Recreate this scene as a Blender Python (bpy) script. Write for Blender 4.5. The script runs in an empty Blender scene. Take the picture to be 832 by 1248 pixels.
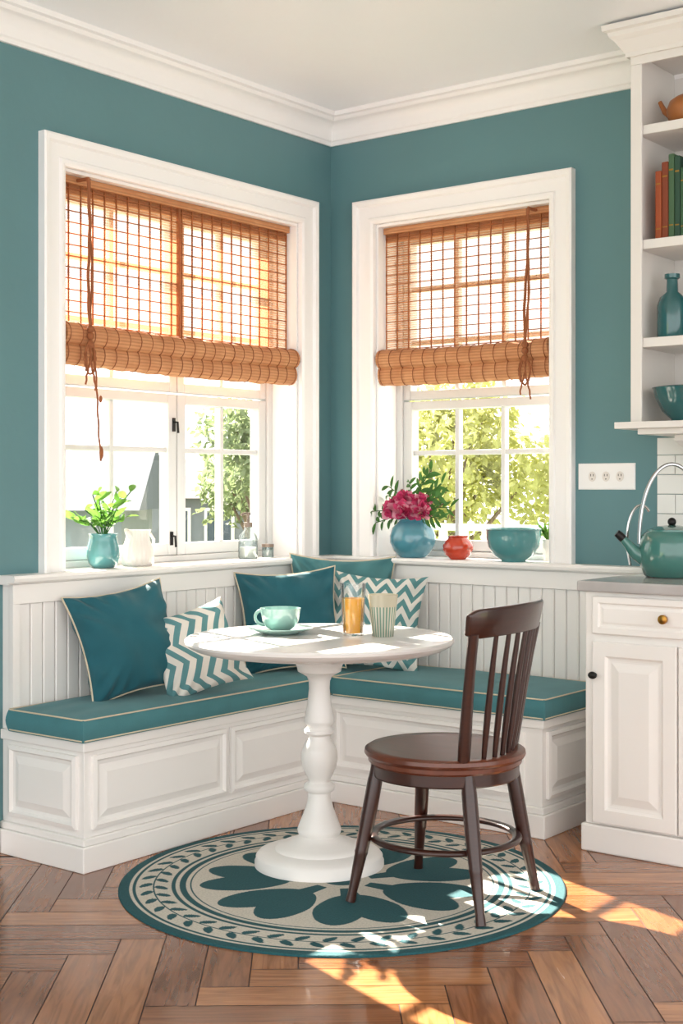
import bpy, math, random
from mathutils import Vector, Matrix
from math import sin, cos, pi, radians, sqrt, atan2
random.seed(7)
S = bpy.context.scene

# ------------------------------------------------------------------ helpers
def lin(c):
    c = c/255.0
    return c/12.92 if c <= 0.04045 else ((c+0.055)/1.055)**2.4
def C(r, g, b): return (lin(r), lin(g), lin(b), 1.0)

class NT:
    def __init__(s, mat):
        s.t = mat.node_tree; s.n = s.t.nodes; s.l = s.t.links
    def new(s, typ, **kw):
        nd = s.n.new(typ)
        for k, v in kw.items(): setattr(nd, k, v)
        return nd
    def link(s, a, b): s.l.new(a, b)
    def math(s, op, a, b=None, c=None):
        nd = s.n.new('ShaderNodeMath'); nd.operation = op
        for i, v in enumerate((a, b, c)):
            if v is None: continue
            if isinstance(v, (int, float)): nd.inputs[i].default_value = v
            else: s.l.new(v, nd.inputs[i])
        return nd.outputs[0]
    def mix(s, fac, a, b):
        nd = s.n.new('ShaderNodeMix'); nd.data_type = 'RGBA'
        if isinstance(fac, (int, float)): nd.inputs[0].default_value = fac
        else: s.l.new(fac, nd.inputs[0])
        for idx, v in ((6, a), (7, b)):
            if isinstance(v, tuple): nd.inputs[idx].default_value = v
            else: s.l.new(v, nd.inputs[idx])
        return nd.outputs[2]

def base_mat(name):
    m = bpy.data.materials.new(name); m.use_nodes = True
    nt = NT(m); p = nt.n['Principled BSDF']
    return m, nt, p

def pbr(name, col, rough=0.5, metal=0.0, var=0.06, vscale=6.0, bump=0.0, bscale=40.0, coat=0.0, sheen=0.0, stretch=None, trans=0.0, bdist=0.002):
    m, nt, p = base_mat(name)
    tc = nt.new('ShaderNodeTexCoord')
    vec = tc.outputs['Object']
    if stretch:
        mp = nt.new('ShaderNodeMapping'); mp.inputs['Scale'].default_value = stretch
        nt.link(vec, mp.inputs[0]); vec = mp.outputs[0]
    nz = nt.new('ShaderNodeTexNoise'); nz.inputs['Scale'].default_value = vscale; nz.inputs['Detail'].default_value = 4
    nt.link(vec, nz.inputs['Vector'])
    dark = tuple(c*(1-var*2) for c in col[:3])+(1,)
    light = tuple(min(1, c*(1+var)) for c in col[:3])+(1,)
    nt.link(nt.mix(nz.outputs['Fac'], dark, light), p.inputs['Base Color'])
    p.inputs['Roughness'].default_value = rough
    p.inputs['Metallic'].default_value = metal
    p.inputs['Coat Weight'].default_value = coat
    p.inputs['Sheen Weight'].default_value = sheen
    p.inputs['Transmission Weight'].default_value = trans
    if bump > 0:
        nb = nt.new('ShaderNodeTexNoise'); nb.inputs['Scale'].default_value = bscale; nb.inputs['Detail'].default_value = 5
        nt.link(vec, nb.inputs['Vector'])
        bp = nt.new('ShaderNodeBump'); bp.inputs['Strength'].default_value = bump; bp.inputs['Distance'].default_value = bdist
        nt.link(nb.outputs['Fac'], bp.inputs['Height']); nt.link(bp.outputs[0], p.inputs['Normal'])
    return m

class MB:
    def __init__(s): s.v = []; s.f = []; s.uv = None
    def add(s, vs, fs):
        o = len(s.v); s.v += [tuple(v) for v in vs]; s.f += [tuple(i+o for i in f) for f in fs]
    def box(s, c0, c1, mp=None):
        (x0, y0, z0), (x1, y1, z1) = c0, c1
        vs = [(x0,y0,z0),(x1,y0,z0),(x1,y1,z0),(x0,y1,z0),(x0,y0,z1),(x1,y0,z1),(x1,y1,z1),(x0,y1,z1)]
        if mp: vs = [mp(*v) for v in vs]
        s.add(vs, [(0,3,2,1),(4,5,6,7),(0,1,5,4),(1,2,6,5),(2,3,7,6),(3,0,4,7)])
    def lathe(s, prof, seg=48, cen=(0,0,0), flute=None):
        vs = []; fs = []; n = len(prof)
        for i in range(seg):
            a = 2*pi*i/seg
            for (r, z) in prof:
                rr = r*(1+flute[1]*cos(flute[0]*a)) if flute else r
                vs.append((cen[0]+rr*cos(a), cen[1]+rr*sin(a), cen[2]+z))
        for i in range(seg):
            j = (i+1) % seg
            for k in range(n-1):
                fs.append((i*n+k, j*n+k, j*n+k+1, i*n+k+1))
        if prof[0][0] > 1e-6: fs.append(tuple(i*n for i in range(seg))[::-1])
        if prof[-1][0] > 1e-6: fs.append(tuple(i*n+n-1 for i in range(seg)))
        s.add(vs, fs)
    def tube(s, pts, r, seg=10, closed=False, flat=None):
        pts = [Vector(p) for p in pts]; n = len(pts)
        rs = r if isinstance(r, (list, tuple)) else [r]*n
        t0 = (pts[1]-pts[0]).normalized()
        up = Vector((0,0,1)) if abs(t0.z) < 0.9 else Vector((1,0,0))
        nrm = (up - t0*up.dot(t0)).normalized()
        vs = []; fs = []
        for i in range(n):
            if closed: t = (pts[(i+1) % n]-pts[i-1]).normalized()
            elif i == 0: t = t0
            elif i == n-1: t = (pts[-1]-pts[-2]).normalized()
            else: t = (pts[i+1]-pts[i-1]).normalized()
            nrm = (nrm - t*nrm.dot(t)).normalized(); b = t.cross(nrm)
            fx, fy = flat if flat else (1, 1)
            for k in range(seg):
                a = 2*pi*k/seg
                vs.append(pts[i] + nrm*cos(a)*rs[i]*fx + b*sin(a)*rs[i]*fy)
        m = n if closed else n-1
        for i in range(m):
            j = (i+1) % n
            for k in range(seg):
                l = (k+1) % seg
                fs.append((i*seg+k, j*seg+k, j*seg+l, i*seg+l))
        if not closed:
            fs.append(tuple(range(seg))); fs.append(tuple((n-1)*seg+k for k in range(seg))[::-1])
        s.add(vs, fs)
    def rect_loft(s, a0, a1, z0, z1, prof, mp):
        vs = []; fs = []
        for (o, p) in prof:
            vs += [mp(a0+o, z0+o, p), mp(a1-o, z0+o, p), mp(a1-o, z1-o, p), mp(a0+o, z1-o, p)]
        for i in range(len(prof)-1):
            for k in range(4):
                l = (k+1) % 4
                fs.append((i*4+k, i*4+l, i*4+4+l, i*4+4+k))
        e = (len(prof)-1)*4
        fs.append((e, e+1, e+2, e+3)); fs.append((3,2,1,0))
        s.add(vs, fs)
    def sphere(s, c, r, seg=16, rings=10, sc=(1,1,1)):
        prof = [(r*sin(pi*i/rings)*1.0, -r*cos(pi*i/rings)) for i in range(rings+1)]
        prof[0] = (0, -r); prof[-1] = (0, r)
        vs = []; fs = []; n = rings+1
        for i in range(seg):
            a = 2*pi*i/seg
            for (q, z) in prof: vs.append((c[0]+q*cos(a)*sc[0], c[1]+q*sin(a)*sc[1], c[2]+z*sc[2]))
        for i in range(seg):
            j = (i+1) % seg
            for k in range(n-1): fs.append((i*n+k, j*n+k, j*n+k+1, i*n+k+1))
        s.add(vs, fs)
    def leaf(s, base, d, L, W, up=None, bend=0.25, N=4):
        base = Vector(base); d = Vector(d).normalized()
        up = Vector(up) if up else Vector((random.uniform(-1,1), random.uniform(-1,1), random.uniform(0.2,1)))
        side = d.cross(up)
        if side.length < 1e-3: side = Vector((1,0,0))
        side.normalize(); nn = side.cross(d).normalized()
        vs = []; fs = []
        for i in range(N+1):
            t = i/N; w = W*0.5*(sin(pi*min(1, t*0.94+0.03))**0.8)
            c = base + d*L*t - nn*bend*L*t*t
            vs += [c - side*w + nn*w*0.3, c, c + side*w + nn*w*0.3]
        for i in range(N):
            o = i*3
            fs += [(o, o+1, o+4, o+3), (o+1, o+2, o+5, o+4)]
        s.add(vs, fs)
    def done(s, name, mat, parent=None, smooth=False, bevel=0, bseg=2, loc=None, angle=35, recalc=True):
        me = bpy.data.meshes.new(name); me.from_pydata(s.v, [], s.f); me.update()
        if recalc:
            import bmesh
            bm = bmesh.new(); bm.from_mesh(me)
            bmesh.ops.recalc_face_normals(bm, faces=bm.faces[:])
            bm.to_mesh(me); bm.free()
        ob = bpy.data.objects.new(name, me); S.collection.objects.link(ob)
        me.materials.append(mat)
        if smooth:
            me.shade_smooth()
            if angle:
                try: me.set_sharp_from_angle(angle=radians(angle))
                except Exception: pass
        if bevel:
            md = ob.modifiers.new('Bevel', 'BEVEL'); md.width = bevel; md.segments = bseg; md.limit_method = 'ANGLE'
            md.angle_limit = radians(40)
        if parent: ob.parent = parent
        if loc: ob.location = loc
        return ob

def group(name, loc=(0,0,0), rz=0.0):
    e = bpy.data.objects.new(name, None); S.collection.objects.link(e)
    e.location = loc; e.rotation_euler = (0, 0, rz); e.empty_display_size = 0.1
    return e

# ------------------------------------------------------------------ materials
M_wall = pbr('teal_wall_paint', C(92,132,137), 0.5, var=0.07, vscale=1.6, bump=0.35, bscale=9, bdist=0.009)
M_white = pbr('white_trim_paint', C(244,242,240), 0.35, var=0.01, vscale=3)
M_frame = pbr('window_frame_paint', C(214,215,214), 0.4, var=0.01, vscale=3)
M_bench = pbr('white_bench_paint', C(242,239,235), 0.4, var=0.015, vscale=4)
M_ceil = pbr('ceiling_paint', C(246,249,252), 0.3, var=0.01)
M_teal = pbr('teal_linen', C(24,90,102), 0.85, var=0.10, vscale=12, bump=0.35, bscale=260, sheen=0.1)
M_teal2 = pbr('light_teal_linen', C(72,126,130), 0.85, var=0.10, vscale=12, bump=0.35, bscale=260, sheen=0.1)
M_cush = pbr('teal_seat_fabric', C(68,127,134), 0.8, var=0.12, vscale=9, bump=0.3, bscale=220, sheen=0.1)
M_pipe = pbr('cream_piping', C(212,198,172), 0.8, var=0.05, vscale=30)
M_dark = pbr('dark_walnut', C(56,25,16), 0.3, var=0.25, vscale=5, coat=0.3, stretch=(3,3,22), bump=0.1, bscale=20)
M_seat = pbr('walnut_seat', C(108,54,32), 0.28, var=0.3, vscale=4, coat=0.15, stretch=(2,18,2))
M_steel = pbr('brushed_steel', C(200,200,200), 0.2, metal=1.0)
M_black = pbr('black_iron', C(28,26,26), 0.4, metal=0.5)
M_brass = pbr('aged_brass', C(170,125,60), 0.3, metal=1.0)
M_gl_teal = pbr('teal_glaze', C(84,144,146), 0.15, var=0.10, vscale=10, coat=0.6)
M_gl_dk = pbr('deep_teal_glaze', C(40,96,98), 0.15, var=0.12, vscale=10, coat=0.6)
M_gl_ket = pbr('kettle_enamel', C(66,120,112), 0.12, var=0.08, vscale=10, coat=0.6)
M_gl_blue = pbr('blue_glaze', C(76,138,154), 0.12, var=0.12, vscale=12, coat=0.7)
M_cup = pbr('sage_glaze', C(140,176,168), 0.15, var=0.05, vscale=10, coat=0.6)
M_red = pbr('red_glaze', C(196,62,34), 0.2, var=0.2, vscale=14, coat=0.6)
M_cer = pbr('white_ceramic', C(228,221,214), 0.3, var=0.03)
M_leaf = pbr('leaf_green', C(108,160,64), 0.5, var=0.3, vscale=25)
M_leafd = pbr('dark_leaf_green', C(66,112,50), 0.5, var=0.3, vscale=25)
M_pink = pbr('pink_petal', C(222,76,128), 0.6, var=0.3, vscale=30)
M_pinkl = pbr('pale_pink_petal', C(246,166,188), 0.6, var=0.2, vscale=30)
M_marble = pbr('grey_marble', C(186,182,180), 0.15, var=0.16, vscale=7)
M_table = pbr('white_table_top', C(232,229,226), 0.22, var=0.05, vscale=5)
M_juice = pbr('orange_juice', C(255,204,60), 0.3, var=0.03)
M_wood_lt = pbr('clay_brown', C(166,102,52), 0.4, var=0.1)
M_amber = pbr('smoky_jar', C(120,104,92), 0.2, var=0.1)
M_cord = pbr('jute_cord', C(150,88,50), 0.8, var=0.2, vscale=60)

def leafglow(m, f=0.4):
    nt = NT(m); p = nt.n['Principled BSDF']; out = nt.n['Material Output']
    tr = nt.new('ShaderNodeBsdfTranslucent')
    src = p.inputs['Base Color'].links[0].from_socket
    nt.link(src, tr.inputs[0])
    mx = nt.new('ShaderNodeMixShader'); mx.inputs[0].default_value = f
    nt.link(p.outputs[0], mx.inputs[1]); nt.link(tr.outputs[0], mx.inputs[2]); nt.link(mx.outputs[0], out.inputs[0])
for m in (M_leaf, M_leafd, M_pink, M_pinkl): leafglow(m)
leafglow(M_juice, 0.5)

def glassmat(name, fac=0.08, tint=(1,1,1,1)):
    m, nt, p = base_mat(name)
    out = nt.n['Material Output']
    tr = nt.new('ShaderNodeBsdfTransparent'); tr.inputs[0].default_value = tint
    gl = nt.new('ShaderNodeBsdfGlossy'); gl.inputs['Roughness'].default_value = 0.02
    fr = nt.new('ShaderNodeFresnel'); fr.inputs['IOR'].default_value = 1.35
    fc = nt.math('ADD', nt.math('MULTIPLY', fr.outputs[0], 0.7), fac)
    mx = nt.new('ShaderNodeMixShader'); nt.link(fc, mx.inputs[0])
    nt.link(tr.outputs[0], mx.inputs[1]); nt.link(gl.outputs[0], mx.inputs[2]); nt.link(mx.outputs[0], out.inputs[0])
    return m
M_pane = glassmat('window_glass', 0.01)
M_tumbler = glassmat('clear_glass', 0.03, (0.97,0.98,0.98,1))
M_bottle = glassmat('bottle_glass', 0.12, (0.72,0.80,0.80,1))

def shade_mat():
    m, nt, p = base_mat('woven_bamboo_sheet')
    out = nt.n['Material Output']
    tc = nt.new('ShaderNodeTexCoord')
    sep = nt.new('ShaderNodeSeparateXYZ'); nt.link(tc.outputs['Object'], sep.inputs[0])
    nz = nt.new('ShaderNodeTexNoise'); nz.inputs['Scale'].default_value = 9
    nt.link(tc.outputs['Object'], nz.inputs['Vector'])
    fine = nt.math('ADD', nt.math('MULTIPLY', nt.math('SINE', nt.math('MULTIPLY', sep.outputs[2], 620.0)), 0.5), 0.5)
    col = nt.mix(nz.outputs['Fac'], C(192,134,94), C(216,166,124))
    col = nt.mix(nt.math('MULTIPLY', fine, 0.3), col, C(168,106,68))
    df = nt.new('ShaderNodeBsdfDiffuse'); nt.link(col, df.inputs[0])
    tl = nt.new('ShaderNodeBsdfTranslucent'); nt.link(col, tl.inputs[0])
    m1 = nt.new('ShaderNodeMixShader'); m1.inputs[0].default_value = 0.42
    nt.link(df.outputs[0], m1.inputs[1]); nt.link(tl.outputs[0], m1.inputs[2])
    tr = nt.new('ShaderNodeBsdfTransparent'); tr.inputs[0].default_value = (1, 0.95, 0.90, 1)
    m2 = nt.new('ShaderNodeMixShader')
    nt.link(nt.math('ADD', nt.math('MULTIPLY', fine, 0.28), 0.34), m2.inputs[0])
    nt.link(tr.outputs[0], m2.inputs[1]); nt.link(m1.outputs[0], m2.inputs[2]); nt.link(m2.outputs[0], out.inputs[0])
    return m
M_sheet = shade_mat()
def reed_mat():
    m, nt, p = base_mat('bamboo_reeds')
    tc = nt.new('ShaderNodeTexCoord'); sep = nt.new('ShaderNodeSeparateXYZ'); nt.link(tc.outputs['Object'], sep.inputs[0])
    nz = nt.new('ShaderNodeTexNoise'); nz.inputs['Scale'].default_value = 14; nt.link(tc.outputs['Object'], nz.inputs['Vector'])
    fine = nt.math('ADD', nt.math('MULTIPLY', nt.math('SINE', nt.math('MULTIPLY', sep.outputs[2], 520.0)), 0.5), 0.5)
    col = nt.mix(nz.outputs['Fac'], C(192,126,80), C(226,170,122))
    col = nt.mix(nt.math('MULTIPLY', fine, 0.4), col, C(150,88,50))
    nt.link(col, p.inputs['Base Color']); p.inputs['Roughness'].default_value = 0.6
    bp = nt.new('ShaderNodeBump'); bp.inputs['Strength'].default_value = 0.5; bp.inputs['Distance'].default_value = 0.003
    nt.link(fine, bp.inputs['Height']); nt.link(bp.outputs[0], p.inputs['Normal'])
    leafglow(m, 0.12)
    return m
M_reed = reed_mat()
M_reedline = pbr('bamboo_binding', C(196,128,82), 0.7, var=0.2, vscale=30)
leafglow(M_reedline, 0.5)
M_reeddark = pbr('bamboo_binding_thread', C(150,88,50), 0.7, var=0.2, vscale=30)

# ------------------------------------------------------------------ room shell
EXT = 6.0
T = 0.22
CZ = 2.95
SILL = 0.965
WTOP = 2.44
LW = (-1.588, -0.235)
RW = (0.256, 1.139)
mapL = lambda a, z, p: (p, a, z)
mapR = lambda a, z, p: (a, -p, z)

def wall(name, lo, hi, op, mp):
    b = MB()
    def bx(a0, a1, z0, z1): b.box((a0, z0, -T), (a1, z1, 0), mp)
    bx(lo, op[0], -0.05, CZ); bx(op[1], hi, -0.05, CZ)
    bx(op[0], op[1], -0.05, SILL-0.03); bx(op[0], op[1], WTOP, CZ)
    return b.done(name, M_wall)
wall('wall_left', -EXT, 0.0, LW, mapL)
wall('wall_right', -T, EXT, RW, mapR)
b = MB(); b.box((-T, -EXT, CZ), (EXT, T, CZ+0.15)); b.done('ceiling', M_ceil)

def floor():
    m, nt, p = base_mat('herringbone_oak')
    at = nt.new('ShaderNodeAttribute'); at.attribute_name = 'tone'
    uv = nt.new('ShaderNodeUVMap'); uv.uv_map = 'UVMap'
    mp = nt.new('ShaderNodeMapping'); mp.inputs['Scale'].default_value = (2.5, 26, 1)
    nt.link(uv.outputs[0], mp.inputs[0])
    nz = nt.new('ShaderNodeTexNoise'); nz.inputs['Scale'].default_value = 1.6; nz.inputs['Detail'].default_value = 7; nz.inputs['Distortion'].default_value = 1.2
    nt.link(mp.outputs[0], nz.inputs['Vector'])
    base = nt.mix(at.outputs['Fac'], C(132,78,46), C(184,122,76))
    rp = nt.new('ShaderNodeValToRGB'); rp.color_ramp.elements[0].position = 0.35; rp.color_ramp.elements[1].position = 0.62
    rp.color_ramp.elements[0].color = (0.58,0.54,0.5,1); rp.color_ramp.elements[1].color = (1.03,1.03,1.03,1)
    nt.link(nz.outputs['Fac'], rp.inputs[0])
    mu = nt.new('ShaderNodeMix'); mu.data_type = 'RGBA'; mu.blend_type = 'MULTIPLY'; mu.inputs[0].default_value = 0.8
    nt.link(base, mu.inputs[6]); nt.link(rp.outputs[0], mu.inputs[7]); nt.link(mu.outputs[2], p.inputs['Base Color'])
    nt.link(nt.math('ADD', nt.math('MULTIPLY', nz.outputs['Fac'], 0.2), 0.12), p.inputs['Roughness'])
    p.inputs['Coat Weight'].default_value = 0.35
    p.inputs['Coat Roughness'].default_value = 0.08
    bp = nt.new('ShaderNodeBump'); bp.inputs['Strength'].default_value = 0.15; bp.inputs['Distance'].default_value = 0.001
    nt.link(nz.outputs['Fac'], bp.inputs['Height']); nt.link(bp.outputs[0], p.inputs['Normal'])
    mg = pbr('floor_joint', C(60,32,20), 0.7)
    W = 0.125; n = 5; g = 0.0016; ang = radians(39)
    ca, sa = cos(ang), sin(ang)
    vs = []; fs = []; uvs = []; tone = []
    def plank(x0, y0, x1, y1, horiz):
        cx, cy = (x0+x1)/2, (y0+y1)/2
        wx, wy = ca*cx-sa*cy, sa*cx+ca*cy
        if wx < -0.15 or wy > 0.15 or wx > EXT or wy < -EXT: return
        o = len(vs); q = [(x0+g,y0+g),(x1-g,y0+g),(x1-g,y1-g),(x0+g,y1-g)]
        for (x, y) in q:
            X, Y = ca*x-sa*y, sa*x+ca*y
            vs.append((max(-T, X), min(T, Y), 0.0))
        fs.append((o, o+1, o+2, o+3)); r = random.random()*50
        t = random.random(); tone.append(t)
        L, w = (x1-x0, y1-y0) if horiz else (y1-y0, x1-x0)
        if horiz: uvs.extend([(r,r),(r+L,r),(r+L,r+w),(r,r+w)])
        else: uvs.extend([(r,r),(r,r+w),(r+L,r+w),(r+L,r)])
    R = 90
    for r in range(-R, R):
        for mth in range(-R//(2*n)-4, R//(2*n)+5):
            x = r + 2*n*mth
            plank(x*W, r*W, (x+n)*W, (r+1)*W, True)
    for c in range(-R, R):
        for mth in range(-R//(2*n)-4, R//(2*n)+5):
            y = c-2*n+1 + 2*n*mth
            plank(c*W, y*W, (c+1)*W, (y+n)*W, False)
    nf = len(fs)
    o = len(vs)
    z0, z1 = -0.06, -0.0012
    vs += [(-T,-EXT,z0),(EXT,-EXT,z0),(EXT,T,z0),(-T,T,z0),(-T,-EXT,z1),(EXT,-EXT,z1),(EXT,T,z1),(-T,T,z1)]
    for f in [(0,3,2,1),(4,5,6,7),(0,1,5,4),(1,2,6,5),(2,3,7,6),(3,0,4,7)]: fs.append(tuple(i+o for i in f))
    me = bpy.data.meshes.new('floor'); me.from_pydata(vs, [], fs); me.update()
    me.materials.append(m); me.materials.append(mg)
    ul = me.uv_layers.new(name='UVMap')
    for i, u in enumerate(uvs): ul.data[i].uv = u
    a = me.attributes.new('tone', 'FLOAT', 'FACE')
    for i in range(len(fs)): a.data[i].value = tone[i] if i < nf else 0
    for i in range(nf, len(fs)): me.polygons[i].material_index = 1
    ob = bpy.data.objects.new('floor', me); S.collection.objects.link(ob)
floor()

def sweep(name, prof, lo, hi, mat, smooth=True):
    b = MB(); n = len(prof)
    vs = []
    for (p, z) in prof: vs.append((p, lo, z))
    for (p, z) in prof: vs.append((p, -p, z))
    for (p, z) in prof: vs.append((hi, -p, z))
    fs = []
    for k in range(2):
        for i in range(n):
            j = (i+1) % n
            fs.append((k*n+i, k*n+j, (k+1)*n+j, (k+1)*n+i))
    fs.append(tuple(range(n))); fs.append(tuple(2*n+i for i in range(n))[::-1])
    b.add(vs, fs); return b.done(name, mat, smooth=smooth, angle=25)
cp = [(0,CZ-0.125),(0.012,CZ-0.125),(0.016,CZ-0.11),(0.022,CZ-0.105),(0.026,CZ-0.085)]
cp += [(0.026+0.05*(1-cos(t*pi/12)), CZ-0.085+0.05*sin(t*pi/12)) for t in range(1,7)]
cp += [(0.082,CZ-0.03),(0.086,CZ-0.022),(0.1,CZ-0.018),(0.104,CZ-0.004),(0.104,CZ),(0,CZ)]
sweep('trim_1', cp, -EXT, EXT, M_white)

b = MB()
b.rect_loft(-EXT, -1.88, 0, 0.13, [(0,0),(0,0.018),(0.012,0.018),(0.02,0.01)], mapL); b.done('baseboard_left', M_white)

def casing(name, op, mp):
    b = MB()
    prof = [(0,-0.02),(0,0.022),(0.012,0.028),(0.022,0.028),(0.028,0.02),(0.078,0.02),(0.084,0.034),(0.1,0.038),(0.108,0.034),(0.108,0)]
    vs = []; fs = []; n = len(prof)
    for (o, p) in prof: vs.append(mp(op[0]-o, SILL, p))
    for (o, p) in prof: vs.append(mp(op[0]-o, WTOP+o, p))
    for (o, p) in prof: vs.append(mp(op[1]+o, WTOP+o, p))
    for (o, p) in prof: vs.append(mp(op[1]+o, SILL, p))
    for k in range(3):
        for i in range(n-1): fs.append((k*n+i, k*n+i+1, (k+1)*n+i+1, (k+1)*n+i))
    fs.append(tuple(range(n))); fs.append(tuple(3*n+i for i in range(n)))
    b.add(vs, fs)
    a0, a1 = op
    b.box((a0-0.001, SILL, -T), (a0+0.012, WTOP-0.012, -0.001), mp)
    b.box((a1-0.012, SILL, -T), (a1+0.001, WTOP-0.012, -0.001), mp)
    b.box((a0-0.001, WTOP-0.012, -T), (a1+0.001, WTOP+0.001, -0.0015), mp)
    b.done(name, M_white)
casing('trim_2', LW, mapL); casing('trim_3', RW, mapR)

def window(name, op, mp, sashes, locks):
    g = group(name)
    a0, a1 = op[0]+0.012, op[1]-0.012
    z0, z1 = SILL, WTOP-0.012
    P0, P1 = -0.205, -0.15
    b = MB()
    def bx(A0, A1, Z0, Z1, p0=P0, p1=P1): b.box((A0, Z0, p0), (A1, Z1, p1), mp)
    fr = 0.03
    bx(a0, a0+fr, z0, z1, P0, P1+0.012); bx(a1-fr, a1, z0, z1, P0, P1+0.012)
    bx(a0+fr, a1-fr, z1-fr, z1, P0, P1+0.012); bx(a0+fr, a1-fr, z0, z0+0.025, P0, P1+0.012)
    TR = 1.66
    for (s0, s1, cols) in sashes:
        for (q0, q1, rows, st) in ((z0+0.026, TR-0.004, [1.425], 0.048), (TR+0.004, z1-fr-0.001, [1.92, 2.16], 0.04)):
            bx(s0, s0+st, q0, q1); bx(s1-st, s1, q0, q1)
            bx(s0+st, s1-st, q0, q0+st); bx(s0+st, s1-st, q1-st*0.8, q1)
            for c in range(1, cols):
                x = s0+st+(s1-s0-2*st)*c/cols
                bx(x-0.011, x+0.011, q0+st, q1-st*0.8, P0+0.012, P1-0.01)
            for r in rows: bx(s0+st, s1-st, r-0.011, r+0.011, P0+0.014, P1-0.012)
    b.done('frame', M_frame, g, bevel=0.004)
    gb = MB()
    gb.add([mp(a0+fr, z0+0.03, -0.178), mp(a1-fr, z0+0.03, -0.178), mp(a1-fr, z1-fr, -0.178), mp(a0+fr, z1-fr, -0.178)], [(0,1,2,3)])
    gb.done('glass_pane', M_pane, g)
    if locks:
        h = MB()
        for (a, z) in locks:
            h.box((a-0.007, z-0.028, P1), (a+0.007, z+0.028, P1+0.006), mp)
            h.tube([mp(a, z+0.01, P1+0.006), mp(a, z+0.01, P1+0.024), mp(a, z-0.035, P1+0.028)], 0.005, 8)
        h.done('latch', M_black, g, smooth=True)
w0, w1 = LW[0]+0.042, LW[1]-0.042
window('window_1', LW, mapL, [(w0, -0.843, 2), (-0.837, w1, 2)], [(-0.862, 1.53), (-0.875, 1.06)])
w0, w1 = RW[0]+0.042, RW[1]-0.042
window('window_2', RW, mapR, [(w0, w1, 3)], None)

# sills + cap rail
cap = [(0,SILL-0.032),(0.055,SILL-0.032),(0.06,SILL-0.024),(0.088,SILL-0.022),(0.092,SILL-0.01),(0.088,SILL),(0,SILL)]
sweep('trim_4', cap, -1.875, 1.592, M_bench)
b = MB(); b.box((LW[0], SILL-0.03, -T), (LW[1], SILL-0.0003, 0.0), mapL); b.done('trim_5', M_white)
b = MB(); b.box((RW[0], SILL-0.03, -T), (RW[1], SILL-0.0003, 0.0), mapR); b.done('trim_6', M_white)

# ------------------------------------------------------------------ banquette bench
BX, BY = 0.42, -0.543
LE, RE = -1.853, 1.40
ST = 0.43
bench = group('corner_banquette_bench')
b = MB()
def lshape(b, o, z0, z1):
    P = [(0.0,LE-o),(BX+o,LE-o),(BX+o,BY-o),(RE+o,BY-o),(RE+o,0.0),(0.0,0.0)]
    vs = [(x,y,z0) for x,y in P]+[(x,y,z1) for x,y in P]; n = 6
    fs = [(0,1,2,5),(2,3,4,5),(6,7,8,11),(8,9,10,11)]+[(i,(i+1)%n,n+(i+1)%n,n+i) for i in range(n)]
    b.add(vs, fs)
lshape(b, 0.022, 0.0, 0.085); b.done('plinth', M_bench, bench, bevel=0.004)
b = MB(); lshape(b, 0.013, 0.0855, 0.11); b.done('plinth_cap', M_bench, bench, bevel=0.004)
b = MB(); lshape(b, 0.0, 0.11, ST-0.0355); b.done('carcass', M_bench, bench, bevel=0.002)
b = MB(); lshape(b, 0.012, ST-0.035, ST); b.done('top_rail', M_bench, bench, bevel=0.004)
pp = [(0,0),(0,0.012),(0.014,0.016),(0.022,0.005),(0.034,0.003),(0.06,0.013)]
b = MB()
mLF = lambda a, z, p: (BX+p, a, z); mRF = lambda a, z, p: (a, BY-p, z)
mLE = lambda a, z, p: (a, LE-p, z); mRE = lambda a, z, p: (RE+p, a, z)
b.rect_loft(LE+0.03, -1.165, 0.135, ST-0.05, pp, mLF); b.rect_loft(-1.145, BY-0.03, 0.135, ST-0.05, pp, mLF)
b.rect_loft(0.04, BX-0.03, 0.135, ST-0.05, pp, mLE)
b.rect_loft(BX+0.035, RE-0.07, 0.135, ST-0.05, pp, mRF); b.rect_loft(BY+0.03, -0.03, 0.135, ST-0.05, pp, mRE)
b.done('raised_panels', M_bench, bench)
b = MB()
def bead(mp, a0, a1, step=0.055):
    b.box((a0, ST+0.001, 0), (a1, SILL-0.033, 0.035), mp)
    n = int((a1-a0-0.06)/step); w = (a1-a0-0.06)/n
    for i in range(n):
        c = a0+0.03+i*w
        b.rect_loft(c+0.002, c+w-0.002, ST+0.002, SILL-0.1, [(0,0.03),(0,0.041),(0.004,0.045)], mp)
    b.box((a0, SILL-0.1, 0.034), (a1, SILL-0.033, 0.055), mp)
    b.box((a0, ST+0.002, 0.034), (a0+0.03, SILL-0.1005, 0.0545), mp)
bead(mapL, -1.853, -0.0001); bead(mapR, 0.036, 1.592)
b.done('beadboard_back', M_bench, bench)
b = MB(); b.box((RE+0.025, -0.03, 0), (1.58, 0, ST)); b.done('wall_filler_panel', M_bench, bench)

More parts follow.
